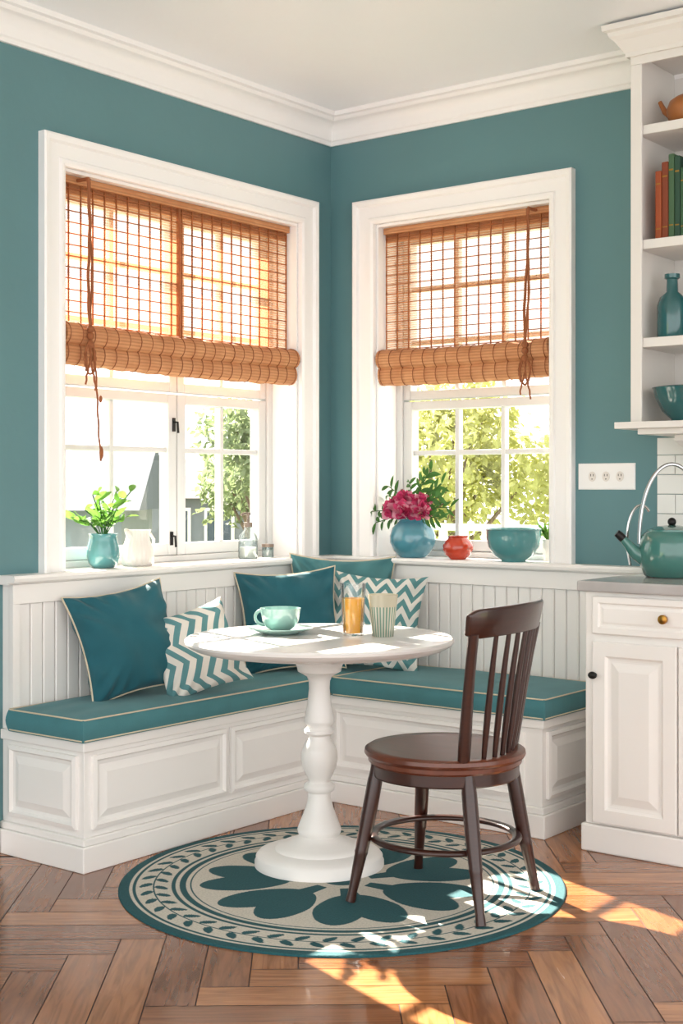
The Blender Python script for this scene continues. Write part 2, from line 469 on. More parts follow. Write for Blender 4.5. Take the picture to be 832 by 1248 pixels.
def cushion(name, x0, y0, x1, y1):
    g = group(name, ((x0+x1)/2, (y0+y1)/2, ST))
    hx, hy, H = (x1-x0)/2, (y1-y0)/2, 0.075
    N = 40
    vs = []; fs = []
    def pt(u, v):
        e = 0.012*(1-u**8)*(1-v**8)
        return (u*hx, v*hy, H+e+0.0015*sin(u*9+v*5))
    for j in range(N+1):
        for i in range(N+1): vs.append(pt(-1+2*i/N, -1+2*j/N))
    for j in range(N):
        for i in range(N):
            o = j*(N+1)+i; fs.append((o, o+1, o+N+2, o+N+1))
    per = [(-1+2*i/N, -1) for i in range(N)]+[(1, -1+2*i/N) for i in range(N)]+[(1-2*i/N, 1) for i in range(N)]+[(-1, 1-2*i/N) for i in range(N)]
    o = len(vs); lv = 6; n = len(per)
    for k in range(lv+1):
        t = k/lv; bl = 0.008*sin(pi*t)
        for (u, v) in per:
            ex = bl*(1 if abs(u) == 1 else 0)*(1 if u > 0 else -1); ey = bl*(1 if abs(v) == 1 else 0)*(1 if v > 0 else -1)
            vs.append((u*hx+ex, v*hy+ey, H*t))
    for k in range(lv):
        for i in range(n):
            j = (i+1) % n; fs.append((o+k*n+i, o+k*n+j, o+(k+1)*n+j, o+(k+1)*n+i))
    m = MB(); m.add(vs, fs); m.add([(-hx,-hy,0),(hx,-hy,0),(hx,hy,0),(-hx,hy,0)], [(0,1,2,3)])
    m.done('cushion_pad', M_cush, g, smooth=True, angle=50)
    m = MB()
    for z in (H, 0.006):
        loop = []
        r = 0.012
        for (cx, cy, a) in ((hx-r, hy-r, 0), (-hx+r, hy-r, 90), (-hx+r, -hy+r, 180), (hx-r, -hy+r, 270)):
            for q in range(5):
                t = radians(a+q*22.5); loop.append((cx+(r+0.002)*cos(t), cy+(r+0.002)*sin(t), z))
        m.tube(loop, 0.0028, 8, closed=True)
    m.done('piping', M_pipe, g, smooth=True)
cushion('seat_cushion', 0.06, -1.875, BX+0.02, -0.062)
cushion('seat_cushion', BX+0.03, BY-0.02, RE+0.02, -0.062)

# ------------------------------------------------------------------ throw pillows
def uvmat(name, kind):
    m, nt, p = base_mat(name)
    uv = nt.new('ShaderNodeUVMap'); uv.uv_map = 'UVMap'
    sp = nt.new('ShaderNodeSeparateXYZ'); nt.link(uv.outputs[0], sp.inputs[0])
    u, v = sp.outputs[0], sp.outputs[1]
    if kind == 'chevron':
        z = nt.math('PINGPONG', nt.math('MULTIPLY', u, 5.0), 0.5)
        f = nt.math('FRACT', nt.math('ADD', nt.math('MULTIPLY', v, 6.0), nt.math('MULTIPLY', z, 1.7)))
        fac = nt.math('GREATER_THAN', f, 0.5)
        c1, c2 = C(84,134,136), C(216,214,206)
    else:
        wv = nt.math('MULTIPLY', nt.math('PINGPONG', nt.math('ADD', nt.math('MULTIPLY', v, 2.2), 0.2), 0.5), 2.0)
        f = nt.math('FRACT', nt.math('ADD', nt.math('ADD', nt.math('MULTIPLY', u, 6.0), nt.math('MULTIPLY', v, 1.2)), wv))
        fac = nt.math('GREATER_THAN', f, 0.48)
        c1, c2 = C(88,136,140), C(220,215,206)
    nt.link(nt.mix(fac, c1, c2), p.inputs['Base Color']); p.inputs['Roughness'].default_value = 0.85
    tc = nt.new('ShaderNodeTexCoord'); nb = nt.new('ShaderNodeTexNoise'); nb.inputs['Scale'].default_value = 240
    nt.link(tc.outputs['Object'], nb.inputs['Vector'])
    bp = nt.new('ShaderNodeBump'); bp.inputs['Strength'].default_value = 0.3; bp.inputs['Distance'].default_value = 0.002
    nt.link(nb.outputs['Fac'], bp.inputs['Height']); nt.link(bp.outputs[0], p.inputs['Normal'])
    return m
M_chev = uvmat('chevron_print', 'chevron'); M_strp = uvmat('wavy_stripe_print', 'stripe')

def pillow(size, thick, loc, yaw, lean, roll, mat, seed=0, piping=True, sy=None):
    rnd = random.Random(seed)
    g = group('throw_pillow', loc)
    n = Vector((cos(radians(yaw))*cos(radians(lean)), sin(radians(yaw))*cos(radians(lean)), sin(radians(lean))))
    side = Vector((0,0,1)).cross(n).normalized(); up = n.cross(side)
    M = Matrix((side, up, n)).transposed().to_4x4() @ Matrix.Rotation(radians(roll), 4, 'Z')
    g.rotation_mode = 'QUATERNION'; g.rotation_quaternion = M.to_quaternion()
    a = size/2; c = (sy or size)/2; N = 48
    ph = [rnd.uniform(0, 6) for _ in range(6)]
    PK = 0.12
    def outl(u, v):
        x = a*u*(1-PK*(1-v*v)*abs(u)); y = c*v*(1-PK*(1-u*u)*abs(v))
        return x, y
    vs = []; fs = []; uv = []
    for sgn in (1, -1):
        o = len(vs)
        for j in range(N+1):
            for i in range(N+1):
                u = -1+2*i/N; v = -1+2*j/N
                u = sin(u*pi/2)*0.5+u*0.5; v = sin(v*pi/2)*0.5+v*0.5
                x, y = outl(u, v)
                f = max(0, (1-u*u))*max(0, (1-v*v))
                h = thick/2*f**0.45
                r2 = sqrt(u*u+v*v)
                th = atan2(v, u)
                wr = 0.009*sin(6*th+ph[0]+3*r2)*r2**2*min(1, f*6) + 0.006*sin(7*u+ph[1]+4*v)*min(1, f*4)
                wr += 0.008*sin(17*th+ph[2]+2*sin(3*th))*r2**4*min(1, f*9)
                wr += 0.006*math.exp(-((u*0.8+v*0.6-0.25)/0.10)**2)*min(1, f*4)*sin(3*v+ph[3])
                vs.append((x, y, sgn*(h+wr))); uv.append(((u+1)/2, (v+1)/2))
        for j in range(N):
            for i in range(N):
                q = o+j*(N+1)+i
                fs.append((q, q+1, q+N+2, q+N+1) if sgn > 0 else (q, q+N+1, q+N+2, q+1))
    me = bpy.data.meshes.new('pillow_body'); me.from_pydata(vs, [], fs); me.update()
    ul = me.uv_layers.new(name='UVMap')
    for lp in me.loops: ul.data[lp.index].uv = uv[lp.vertex_index]
    me.materials.append(mat); me.shade_smooth()
    ob = bpy.data.objects.new('pillow_body', me); S.collection.objects.link(ob); ob.parent = g
    if piping:
        K = 20; loop = []
        for i in range(K): loop.append(outl(-1+2*i/K, -1))
        for i in range(K): loop.append(outl(1, -1+2*i/K))
        for i in range(K): loop.append(outl(1-2*i/K, 1))
        for i in range(K): loop.append(outl(-1, 1-2*i/K))
        m = MB(); m.tube([(x, y, 0) for x, y in loop], 0.004, 8, closed=True)
        m.done('piping', M_pipe, g, smooth=True, angle=None)
    return g
pillow(0.41, 0.17, (0.195, -1.445, 0.712), -16, 20, 8, M_teal, 1)
pillow(0.34, 0.12, (0.335, -1.235, 0.668), -34, 24, 16, M_strp, 2, False)
pillow(0.43, 0.14, (0.235, -0.57, 0.722), -38, 14, 3, M_teal, 3)
pillow(0.46, 0.11, (0.255, -0.25, 0.750), -48, 6, -2, M_teal2, 4)
pillow(0.42, 0.11, (0.475, -0.315, 0.712), -62, 18, -4, M_chev, 5, False)

# ------------------------------------------------------------------ roman shades
def shade(op, mp, cord_a, cord_z, side):
    g = group('bamboo_roman_shade')
    a0, a1 = op[0]+0.016, op[1]-0.016
    zt, zb = WTOP-0.014, 1.80
    P = -0.055
    b = MB(); N = 24
    vs = []; fs = []
    for i in range(N+1):
        for j in range(13):
            a = a0+(a1-a0)*i/N; z = zb+(zt-zb)*j/12
            vs.append(mp(a, z, P+0.004*sin(i*0.9)*(1-j/12)))
    for i in range(N):
        for j in range(12): q = i*13+j; fs.append((q, q+13, q+14, q+1))
    b.add(vs, fs); b.done('woven_sheet', M_sheet, g, smooth=True, recalc=False)
    b = MB()
    n = int(round((a1-a0)/0.060))
    for i in range(n+1):
        a = a0+0.003+(a1-a0-0.006)*i/n; b.box((a-0.0018, zb, P-0.002), (a+0.0018, zt, P+0.005), mp)
    m = int(round((zt-zb)/0.041))
    for i in range(m+1):
        z = zb+(zt-zb)*i/m; b.box((a0, z-0.0016, P-0.0025), (a1, z+0.0016, P+0.0045), mp)
    am = (a0+a1)/2-0.02
    if op is LW: b.box((am-0.006, zb, P-0.006), (am+0.006, zt, P+0.009), mp)
    b.done('binding_grid', M_reedline, g)
    b = MB()
    b.box((a0, WTOP-0.075, P-0.012), (a1, WTOP-0.041, P-0.004), mp)
    b.box((a0, WTOP-0.04, P-0.03), (a1, WTOP-0.014, P+0.02), mp)
    ext = 0.004
    def roll(z, p, r, fl=(1, 1)):
        K = 30
        pts = [mp(a0-ext+(a1-a0+2*ext)*i/K, z-0.008*sin(pi*i/K)+0.002*sin(i*1.7), p) for i in range(K+1)]
        b.tube(pts, [r*(1+0.03*sin(i*2.1)) for i in range(K+1)], 20, flat=fl)
    roll(1.838, -0.022, 0.044)
    roll(1.770, -0.028, 0.042, (1.1, 0.8))
    roll(1.790, -0.045, 0.030)
    b.done('rolled_hem', M_reed, g, smooth=True, angle=60)
    b = MB()
    for i in range(n+1):
        a = a0+0.01+(a1-a0-0.02)*i/n
        sg = 0.008*sin(pi*(a-a0)/(a1-a0))
        for (z, p, r) in ((1.838, -0.022, 0.0455), (1.770, -0.028, 0.0455)):
            pts = []
            for q in range(16):
                t = 2*pi*q/16; pts.append(mp(a, z-sg+r*sin(t), p+r*cos(t)*(1 if z > 1.8 else 0.84)))
            b.tube(pts, 0.0018, 5, closed=True)
    b.done('binding_rings', M_reeddark, g, smooth=True)
    b = MB()
    pc = 0.032
    def cord(a, zt_, zb_, r, amp, k, da=0.0):
        n = 30
        b.tube([mp(a+da*i/n+amp*sin(k*i/n), zt_+(zb_-zt_)*i/n, pc+0.002*sin(i)) for i in range(n+1)], r, 8)
    cord(cord_a, WTOP-0.03, cord_z, 0.006, 0.006, 7, side*0.012)
    cord(cord_a+0.008, WTOP-0.03, cord_z, 0.0045, -0.006, 9, side*0.012)
    b.tube([mp(cord_a+0.004, WTOP-0.03, pc), mp(cord_a+0.004, WTOP-0.028, -0.03)], 0.007, 8)
    e = cord_a+side*0.012
    for dz in (0.0, 0.03, 0.055):
        b.sphere(mp(e, cord_z+dz, pc), 0.014, 10, 8, (1, 1, 1.1))
    loop = [mp(e+0.022*sin(t*2*pi/20)+0.0, cord_z-0.055+0.055*cos(t*2*pi/20), pc+0.004*sin(t)) for t in range(20)]
    b.tube(loop, 0.004, 7, closed=True)
    cord(e-0.004, cord_z, cord_z-0.15, 0.0038, 0.008, 5, -0.01); cord(e+0.006, cord_z, cord_z-0.17, 0.0038, -0.008, 5, 0.012)
    cord(e-0.012, cord_z, cord_z-0.10, 0.0032, -0.01, 4, -0.016); cord(e+0.012, cord_z, cord_z-0.11, 0.0032, 0.01, 4, 0.01)
    if op is LW:
        cord(e+0.014, cord_z, 1.37, 0.0036, 0.003, 6, 0.04)
        b.sphere(mp(e+0.054, 1.40, pc), 0.008, 8, 6, (1, 1, 3)); b.sphere(mp(e+0.050, 1.60, pc), 0.007, 8, 6, (1, 1, 2))
    b.done('pull_cord', M_cord, g, smooth=True)
shade(LW, mapL, -1.49, 1.80, 1)
shade(RW, mapR, 1.045, 1.80, -1)

# ------------------------------------------------------------------ round table
tbl = group('round_pedestal_table', (0.988, -1.320, 0.0065))
RT = 0.45
b = MB()
b.lathe([(0,0.722),(RT-0.05,0.722),(RT-0.03,0.728),(RT-0.012,0.737),(RT-0.006,0.742),(RT,0.748),(RT+0.001,0.756),(RT-0.004,0.762),(RT-0.012,0.764),(0,0.764)], 96)
b.done('top', M_table, tbl, smooth=True, angle=30)
b = MB()
b.lathe([(0.12,0.7215),(0.12,0.705),(0.10,0.70),(0.085,0.688),(0.075,0.66),(0.073,0.648),(0.058,0.640),(0.042,0.630),(0.036,0.615),(0.035,0.59),(0.038,0.56),(0.044,0.52),
 (0.050,0.485),(0.050,0.475),(0.040,0.466),(0.040,0.46),(0.050,0.452),(0.050,0.442),(0.036,0.432),(0.036,0.425),(0.050,0.405),(0.060,0.38),(0.062,0.355),(0.056,0.325),(0.044,0.30),(0.036,0.285),(0.036,0.278),
 (0.050,0.27),(0.052,0.26),(0.050,0.25),(0.038,0.242),(0.038,0.225),(0.044,0.20),(0.054,0.17),(0.064,0.145),(0.070,0.13),(0.074,0.118),(0.072,0.108),(0.066,0.10),(0.078,0.09),(0.10,0.078),(0.13,0.07),(0.145,0.062),(0.15,0.054),
 (0.18,0.05),(0.205,0.042),(0.213,0.032),(0.213,0.02),(0.217,0.015),(0.217,0.0)][::-1], 64)
b.done('turned_pedestal', M_bench, tbl, smooth=True, angle=50)

# ------------------------------------------------------------------ dining chair (faces -X)
ch = group('dining_chair', (1.511, -1.351, 0.0075), radians(6))
b = MB()
b.lathe([(0,0.408),(0.19,0.408),(0.205,0.412),(0.232,0.413),(0.238,0.42),(0.238,0.432),(0.245,0.436),(0.25,0.444),(0.248,0.455),(0.238,0.461),(0.21,0.458),(0.15,0.453),(0.08,0.451),(0,0.45)], 64)
b.done('seat', M_seat, ch, smooth=True, angle=40)
b = MB(); b.lathe([(0.2,0.375),(0.226,0.375),(0.23,0.38),(0.23,0.4125),(0.2,0.4125)], 64); b.done('apron', M_dark, ch, smooth=True, angle=30)
feet = [(-0.212, -0.215), (-0.212, 0.218), (0.230, -0.218), (0.218, 0.198)]
for i, (fx, fy) in enumerate(feet):
    tx, ty = (0.155 if fx > 0 else -0.155), (0.15 if fy > 0 else -0.15)
    pts = []; rs = []
    for (t, r) in ((0,0.019),(0.05,0.020),(0.12,0.023),(0.3,0.0235),(0.5,0.022),(0.62,0.020),(0.64,0.021),(0.66,0.019),(0.8,0.0165),(0.92,0.014),(1.0,0.0155)):
        pts.append((tx+(fx-tx)*t**1.15, ty+(fy-ty)*t**1.15, 0.412*(1-t))); rs.append(r)
    b = MB(); b.tube(pts, rs, 16); b.done('leg_%d' % (i+1), M_dark, ch, smooth=True, angle=60)
b = MB(); b.tube([(0.228*cos(2*pi*i/48)*0.98, 0.228*sin(2*pi*i/48)*0.98, 0.185) for i in range(48)], 0.012, 12, closed=True, flat=(0.8, 1.3))
b.done('ring_stretcher', M_dark, ch, smooth=True, angle=None)
def backpt(s, z):
    t = (z-0.45)/0.45
    hw = 0.170+0.058*t
    bow = 0.055*(1-s*s)
    return (0.150+bow+0.056*t+0.012*t*t, s*hw, z)
b = MB(); K = 24; vs = []; fs = []
prof = [(-0.5,-0.42),(-0.35,-0.5),(0.35,-0.5),(0.5,-0.42),(0.5,0.38),(0.3,0.5),(-0.3,0.5),(-0.5,0.38)]
for i in range(K+1):
    s = -1.10+2.20*i/K
    e = max(0.0, (abs(s)-0.93)/0.17)
    hh = 0.088*(1-0.30*e*e) ; zc = 0.868 + 0.006*(1-s*s)
    for (px, pz) in prof:
        x, y, z = backpt(s, zc+pz*hh); vs.append((x+px*0.026*(1-0.3*e), y, z))
n = len(prof)
for i in range(K):
    for k in range(n): l = (k+1) % n; fs.append((i*n+k, (i+1)*n+k, (i+1)*n+l, i*n+l))
fs.append(tuple(range(n))); fs.append(tuple(K*n+k for k in range(n)))
b.add(vs, fs); b.done('crest_rail', M_dark, ch, smooth=True, angle=40, bevel=0.004)
for i, s in enumerate((-1, -0.62, -0.36, -0.12, 0.12, 0.36, 0.62, 1)):
    big = abs(s) == 1
    pts = [backpt(s, 0.44+0.40*k/8) for k in range(9)]
    if big: rs = [0.017,0.018,0.018,0.017,0.016,0.0155,0.015,0.015,0.0155]
    else: rs = [0.0065,0.0085,0.010,0.0105,0.010,0.0092,0.0085,0.0078,0.0072]
    b = MB(); b.tube(pts, rs, 12, flat=(1.0, 1.25) if big else None); b.done('stile_%d' % i if big else 'spindle_%d' % i, M_dark, ch, smooth=True, angle=60)

# ------------------------------------------------------------------ round rug
def rug():
    R = 0.712; NA = 840; NR = 280
    dark = C(30,82,88); cream = C(206,199,186)
    def col(r, th):
        if r > 0.952: return 1
        if r > 0.938: return 0
        if r > 0.922: return 1
        if r > 0.765:
            arc = 2*pi*0.845*R; per = arc/46
            s = (th/(2*pi))*arc % per; t = (r-0.845)*R
            if abs(t) < 0.0026: return 1
            for sg in (-1, 1):
                for k in (-1, 0, 1):
                    ds = s-(per*(0.5 if sg > 0 else 0.9)+k*per); dt = t*sg-0.025
                    a = 0.75; x = ds*cos(a)+dt*sin(a); y = -ds*sin(a)+dt*cos(a)
                    if (x/0.027)**2+(y/(0.0135*(1-0.25*x/0.027)))**2 < 1: return 1
            return 0
        if r > 0.748: return 1
        if r > 0.73: return 0
        if r > 0.70: return 1
        if r > 0.685: return 0
        if r > 0.675: return 1
        NP = 7
        k = round(th*NP/(2*pi)-0.15)
        a0 = (k+0.15)*2*pi/NP
        x = r*cos(th-a0); y = r*sin(th-a0)
        for sg in (-1, 1):
            cx, cy, an = 0.43, sg*0.075, sg*0.30
            dx, dy = x-cx, y-cy
            u = dx*cos(an)+dy*sin(an); v = -dx*sin(an)+dy*cos(an)
            v *= 1+0.9*max(0, -u)
            if (u/0.205)**2+(v/0.112)**2 < 1: return 1
        if 0.13 < x < 0.42 and abs(y) < 0.03+0.12*(x-0.13): return 1
        if r < 0.085: return 1
        return 0
    vs = [(0,0,0.006)]; cs = [(dark)]
    for j in range(1, NR+1):
        r = j/NR
        for i in range(NA):
            th = 2*pi*i/NA
            z = 0.006 if j < NR-2 else 0.006-0.0015*(j-NR+2)
            vs.append((R*r*cos(th), R*r*sin(th), z))
            cs.append(dark if col(r, th) else cream)
    fs = [(0, 1+i, 1+(i+1) % NA) for i in range(NA)]
    for j in range(1, NR):
        o = 1+(j-1)*NA; q = 1+j*NA
        for i in range(NA):
            k = (i+1) % NA; fs.append((o+i, q+i, q+k, o+k))
    o = 1+(NR-1)*NA; n0 = len(vs)
    for i in range(NA):
        th = 2*pi*i/NA; vs.append((R*cos(th), R*sin(th), 0.0)); cs.append(dark)
    for i in range(NA):
        k = (i+1) % NA; fs.append((o+i, n0+i, n0+k, o+k))
    me = bpy.data.meshes.new('round_rug'); me.from_pydata(vs, [], fs); me.update()
    ca = me.color_attributes.new('weave', 'FLOAT_COLOR', 'POINT')
    flat = [x for c in cs for x in c]; ca.data.foreach_set('color', flat)
    me.shade_smooth()
    m, nt, p = base_mat('rug_wool')
    at = nt.new('ShaderNodeAttribute'); at.attribute_name = 'weave'
    tc = nt.new('ShaderNodeTexCoord'); nz = nt.new('ShaderNodeTexNoise'); nz.inputs['Scale'].default_value = 160; nz.inputs['Detail'].default_value = 3
    nt.link(tc.outputs['Object'], nz.inputs['Vector'])
    mu = nt.new('ShaderNodeMix'); mu.data_type = 'RGBA'; mu.blend_type = 'MULTIPLY'; mu.inputs[0].default_value = 0.5
    nt.link(at.outputs['Color'], mu.inputs[6])
    rp = nt.new('ShaderNodeValToRGB'); rp.color_ramp.elements[0].position = 0.3; rp.color_ramp.elements[0].color = (0.55,0.55,0.55,1); rp.color_ramp.elements[1].position = 0.6
    nt.link(nz.outputs['Fac'], rp.inputs[0]); nt.link(rp.outputs[0], mu.inputs[7]); nt.link(mu.outputs[2], p.inputs['Base Color'])
    p.inputs['Roughness'].default_value = 0.95
    bp = nt.new('ShaderNodeBump'); bp.inputs['Strength'].default_value = 0.5; bp.inputs['Distance'].default_value = 0.003
    nt.link(nz.outputs['Fac'], bp.inputs['Height']); nt.link(bp.outputs[0], p.inputs['Normal'])
    me.materials.append(m)
    ob = bpy.data.objects.new('round_rug', me); S.collection.objects.link(ob); ob.location = (1.162, -1.42, 0.0003)
rug()

# ------------------------------------------------------------------ table-top things
TZ = 0.7708
g = group('teacup_and_saucer', (0.83, -1.335, TZ))
b = MB()
b.lathe([(0,0.0),(0.06,0.0),(0.065,0.004),(0.10,0.014),(0.112,0.02),(0.112,0.023),(0.098,0.018),(0.06,0.009),(0,0.007)], 48); b.done('saucer', M_cup, g, smooth=True, angle=60)
b = MB()
b.lathe([(0,0.008),(0.032,0.008),(0.035,0.014),(0.052,0.026),(0.062,0.045),(0.067,0.07),(0.070,0.088),(0.067,0.088),(0.063,0.07),(0.057,0.047),(0.045,0.03),(0,0.022)], 48)
ha = radians(205)
hp = []
for i in range(13):
    t = pi*(-0.55+1.1*i/12); rr = 0.058+0.032*cos(t); hp.append((rr*cos(ha), rr*sin(ha), 0.055+0.026*sin(t)))
b.tube(hp, 0.0055, 8); b.done('cup', M_cup, g, smooth=True, angle=60)

def tumbler(name, loc, r0, r1, h, matg, liquid=None, lh=0):
    g = group(name, loc)
    b = MB(); b.lathe([(0,0),(r0,0),(r1,h),(r1-0.003,h),(r0-0.003,0.008),(0,0.008)], 40); b.done('glass_wall', matg, g, smooth=True, angle=40)
    if liquid:
        q = r0-0.0035+(r1-r0)*lh/h
        b = MB(); b.lathe([(0,0.0085),(r0-0.004,0.0085),(q,lh),(0,lh)], 40); b.done('drink', liquid, g, smooth=True, angle=40)
    return g
tumbler('orange_juice_glass', (1.054, -1.22, TZ), 0.036, 0.044, 0.175, M_tumbler, M_juice, 0.125)
def striped():
    m, nt, p = base_mat('striped_tumbler')
    tc = nt.new('ShaderNodeTexCoord'); sp = nt.new('ShaderNodeSeparateXYZ'); nt.link(tc.outputs['Object'], sp.inputs[0])
    an = nt.math('ARCTAN2', sp.outputs[1], sp.outputs[0])
    f = nt.math('FRACT', nt.math('MULTIPLY', an, 26/(2*pi)))
    lo = nt.math('LESS_THAN', sp.outputs[2], 0.10)
    fac = nt.math('MULTIPLY', nt.math('GREATER_THAN', f, 0.55), lo)
    nt.link(nt.mix(fac, nt.mix(lo, C(186,180,160), C(118,146,128)), C(200,194,178)), p.inputs['Base Color'])
    p.inputs['Roughness'].default_value = 0.2; p.inputs['Transmission Weight'].default_value = 0.15
    return m
tumbler('patterned_tumbler', (1.15, -1.18, TZ), 0.036, 0.051, 0.14, striped())

# ------------------------------------------------------------------ sill things
g = group('potted_plant', (-0.045, -1.345, SILL))
b = MB(); b.lathe([(0,0),(0.042,0),(0.056,0.018),(0.063,0.045),(0.062,0.075),(0.055,0.1),(0.052,0.118),(0.057,0.13),(0.050,0.13),(0.046,0.11),(0,0.105)], 40); b.done('pot', M_gl_teal, g, smooth=True, angle=60)
b = MB(); st = MB()
for i in range(15):
    a = 2*pi*i/15+random.uniform(-.3,.3); sp = random.uniform(0.03, 0.13); h = random.uniform(0.05, 0.18)
    p0 = Vector((0, 0, 0.105)); p1 = Vector((max(-0.06, min(0.11, sp*cos(a)*0.7)), sp*sin(a)*1.3, 0.12+h))
    mid = (p0+p1)/2+Vector((0, 0, 0.03))
    st.tube([p0, mid, p1], 0.002, 6)
    for k in range(5):
        q = p0.lerp(mid, 0.7).lerp(p1, k/4.0); aa = random.uniform(0, 2*pi)
        b.leaf(q, (cos(aa)*0.6, sin(aa), random.uniform(0.2, 0.9)), random.uniform(0.04, 0.065), random.uniform(0.02, 0.034))
st.done('stems', M_leafd, g, smooth=True); b.done('leaves', M_leaf, g, smooth=True, angle=None, recalc=False)

g = group('white_pitcher', (-0.045, -1.165, SILL))
b = MB(); b.lathe([(0,0),(0.054,0),(0.06,0.008),(0.063,0.035),(0.058,0.07),(0.047,0.1),(0.044,0.118),(0.052,0.14),(0.048,0.14),(0.040,0.118),(0.05,0.03),(0,0.02)], 96, flute=(22, 0.025))
b.tube([(0.0,0.044,0.125),(0.0,0.070,0.122),(0.0,0.088,0.10),(0.0,0.084,0.07),(0.0,0.058,0.05)], 0.006, 10)
b.tube([(0.0,-0.035,0.118),(0.0,-0.052,0.132),(0.0,-0.066,0.144)], [0.016,0.012,0.006], 10)
b.done('jug', M_cer, g, smooth=True, angle=70)

g = group('soap_bottle', (-0.06, -0.50, SILL))
b = MB(); b.lathe([(0,0),(0.038,0),(0.042,0.006),(0.042,0.085),(0.038,0.1),(0.018,0.122),(0.015,0.14),(0,0.14)], 32); b.done('bottle', M_bottle, g, smooth=True, angle=40)
b = MB(); b.lathe([(0,0.004),(0.034,0.004),(0.036,0.01),(0.036,0.05),(0,0.05)], 32); b.done('lotion', M_cer, g, smooth=True, angle=40)
b = MB(); b.lathe([(0.017,0.135),(0.019,0.137),(0.019,0.155),(0.006,0.157),(0.006,0.185),(0.012,0.187),(0.012,0.198),(0,0.198)], 20); b.tube([(0,0,0.193),(0.0,-0.03,0.194),(0.0,-0.045,0.188)], 0.005, 8); b.done('pump', M_amber, g, smooth=True, angle=40)
g = group('small_glass_jar', (-0.06, -0.37, SILL))
b = MB(); b.lathe([(0,0),(0.024,0),(0.026,0.004),(0.026,0.045),(0.023,0.045),(0.022,0.035),(0,0.035)], 24); b.done('jar', M_bottle, g, smooth=True, angle=40)
b = MB(); b.lathe([(0.0,0.045),(0.027,0.045),(0.027,0.058),(0,0.06)], 24); b.done('lid', M_amber, g, smooth=True, angle=40)

g = group('flower_vase', (0.455, -0.0, SILL))
b = MB(); b.lathe([(0,0),(0.055,0),(0.06,0.006),(0.085,0.03),(0.1,0.065),(0.101,0.095),(0.09,0.13),(0.068,0.152),(0.062,0.16),(0.068,0.168),(0.06,0.168),(0.055,0.155),(0,0.15)], 48); b.done('vase', M_gl_blue, g, smooth=True, angle=60)
pk = MB(); pl = MB(); rnd = random.Random(11)
for (cx, cy, cz, r) in ((-0.065,-0.05,0.205,0.052),(0.0,-0.065,0.2,0.05),(0.065,-0.035,0.2,0.048),(-0.02,-0.03,0.245,0.048),(0.045,0.0,0.235,0.045),(-0.06,0.02,0.225,0.042)):
    for k in range(80):
        t = (k+0.5)/80; ph = math.acos(1-1.6*t); th = k*2.4
        d = Vector((sin(ph)*cos(th), sin(ph)*sin(th), cos(ph)))
        up = d.cross(Vector((0.3, 0.2, 1))).cross(d)+d*1.5
        (pk if rnd.random() < 0.55 else pl).leaf(Vector((cx, cy, cz))+d*r*(0.25+0.3*rnd.random()), d+Vector((rnd.uniform(-.5,.5),rnd.uniform(-.5,.5),rnd.uniform(-.3,.5))), r*0.65, r*0.75, up=d, bend=-0.25, N=3)
pk.done('petals', M_pink, g, smooth=True, angle=None, recalc=False); pl.done('pale_petals', M_pinkl, g, smooth=True, angle=None, recalc=False)
b = MB(); st = MB()
for (dx, dy, dz) in ((-0.2,-0.03,0.20),(-0.15,0.02,0.27),(-0.1,-0.04,0.31),(-0.04,0.03,0.33),(0.05,0.02,0.36),(0.11,-0.02,0.38),(0.15,0.0,0.32),(0.17,-0.03,0.27),(0.18,0.02,0.22),(0.16,-0.04,0.17),(-0.17,-0.04,0.15),(0.1,0.04,0.28)):
    p0 = Vector((0, 0, 0.155)); p1 = Vector((dx, dy, dz)); pm = (p0+p1)/2+Vector((-dx*0.12, 0, 0.03))
    st.tube([p0, pm, p1], 0.002, 6)
    for k in range(9):
        t = 0.3+0.7*k/8; q = p0.lerp(pm, t).lerp(pm.lerp(p1, t), t)
        dr = (p1-pm).normalized(); sd = Vector((-dr.z, 0.4*(-1)**k, dr.x))*(-1)**k
        b.leaf(q, dr*0.8+sd+Vector((0, rnd.uniform(-.5,.3), 0)), rnd.uniform(0.04, 0.06), rnd.uniform(0.014, 0.022), up=(0, -1, 0.3))
st.done('stems', M_leafd, g, smooth=True); b.done('foliage', M_leafd, g, smooth=True, angle=None, recalc=False)

g = group('red_ceramic_pot', (0.695, -0.01, SILL))
b = MB(); b.lathe([(0,0),(0.032,0),(0.036,0.004),(0.054,0.02),(0.065,0.042),(0.065,0.058),(0.056,0.078),(0.043,0.088),(0.041,0.094),(0.047,0.1),(0.043,0.1),(0.036,0.092),(0.05,0.07),(0.05,0.03),(0,0.012)], 40); b.done('pot', M_red, g, smooth=True, angle=60)
g = group('teal_bowl', (0.97, -0.015, SILL))
b = MB(); b.lathe([(0,0),(0.05,0),(0.052,0.008),(0.08,0.025),(0.104,0.06),(0.113,0.1),(0.113,0.128),(0.118,0.133),(0.113,0.137),(0.107,0.13),(0.105,0.1),(0.09,0.05),(0,0.02)], 48); b.done('bowl', M_gl_teal, g, smooth=True, angle=60)
g = group('small_herb_pot', (1.065, 0.11, SILL))
b = MB(); b.lathe([(0,0),(0.022,0),(0.027,0.09),(0.024,0.09),(0,0.08)], 24); b.done('pot', M_cer, g, smooth=True, angle=40)
b = MB()
for i in range(30):
    a = random.uniform(0, 6.28); b.leaf((0.008*cos(a), 0.008*sin(a), 0.085), (cos(a)*0.7, -abs(sin(a))*0.3, random.uniform(0.8, 2.0)), random.uniform(0.05, 0.09), 0.018)
b.done('leaves', M_leaf, g, smooth=True, angle=None, recalc=False)

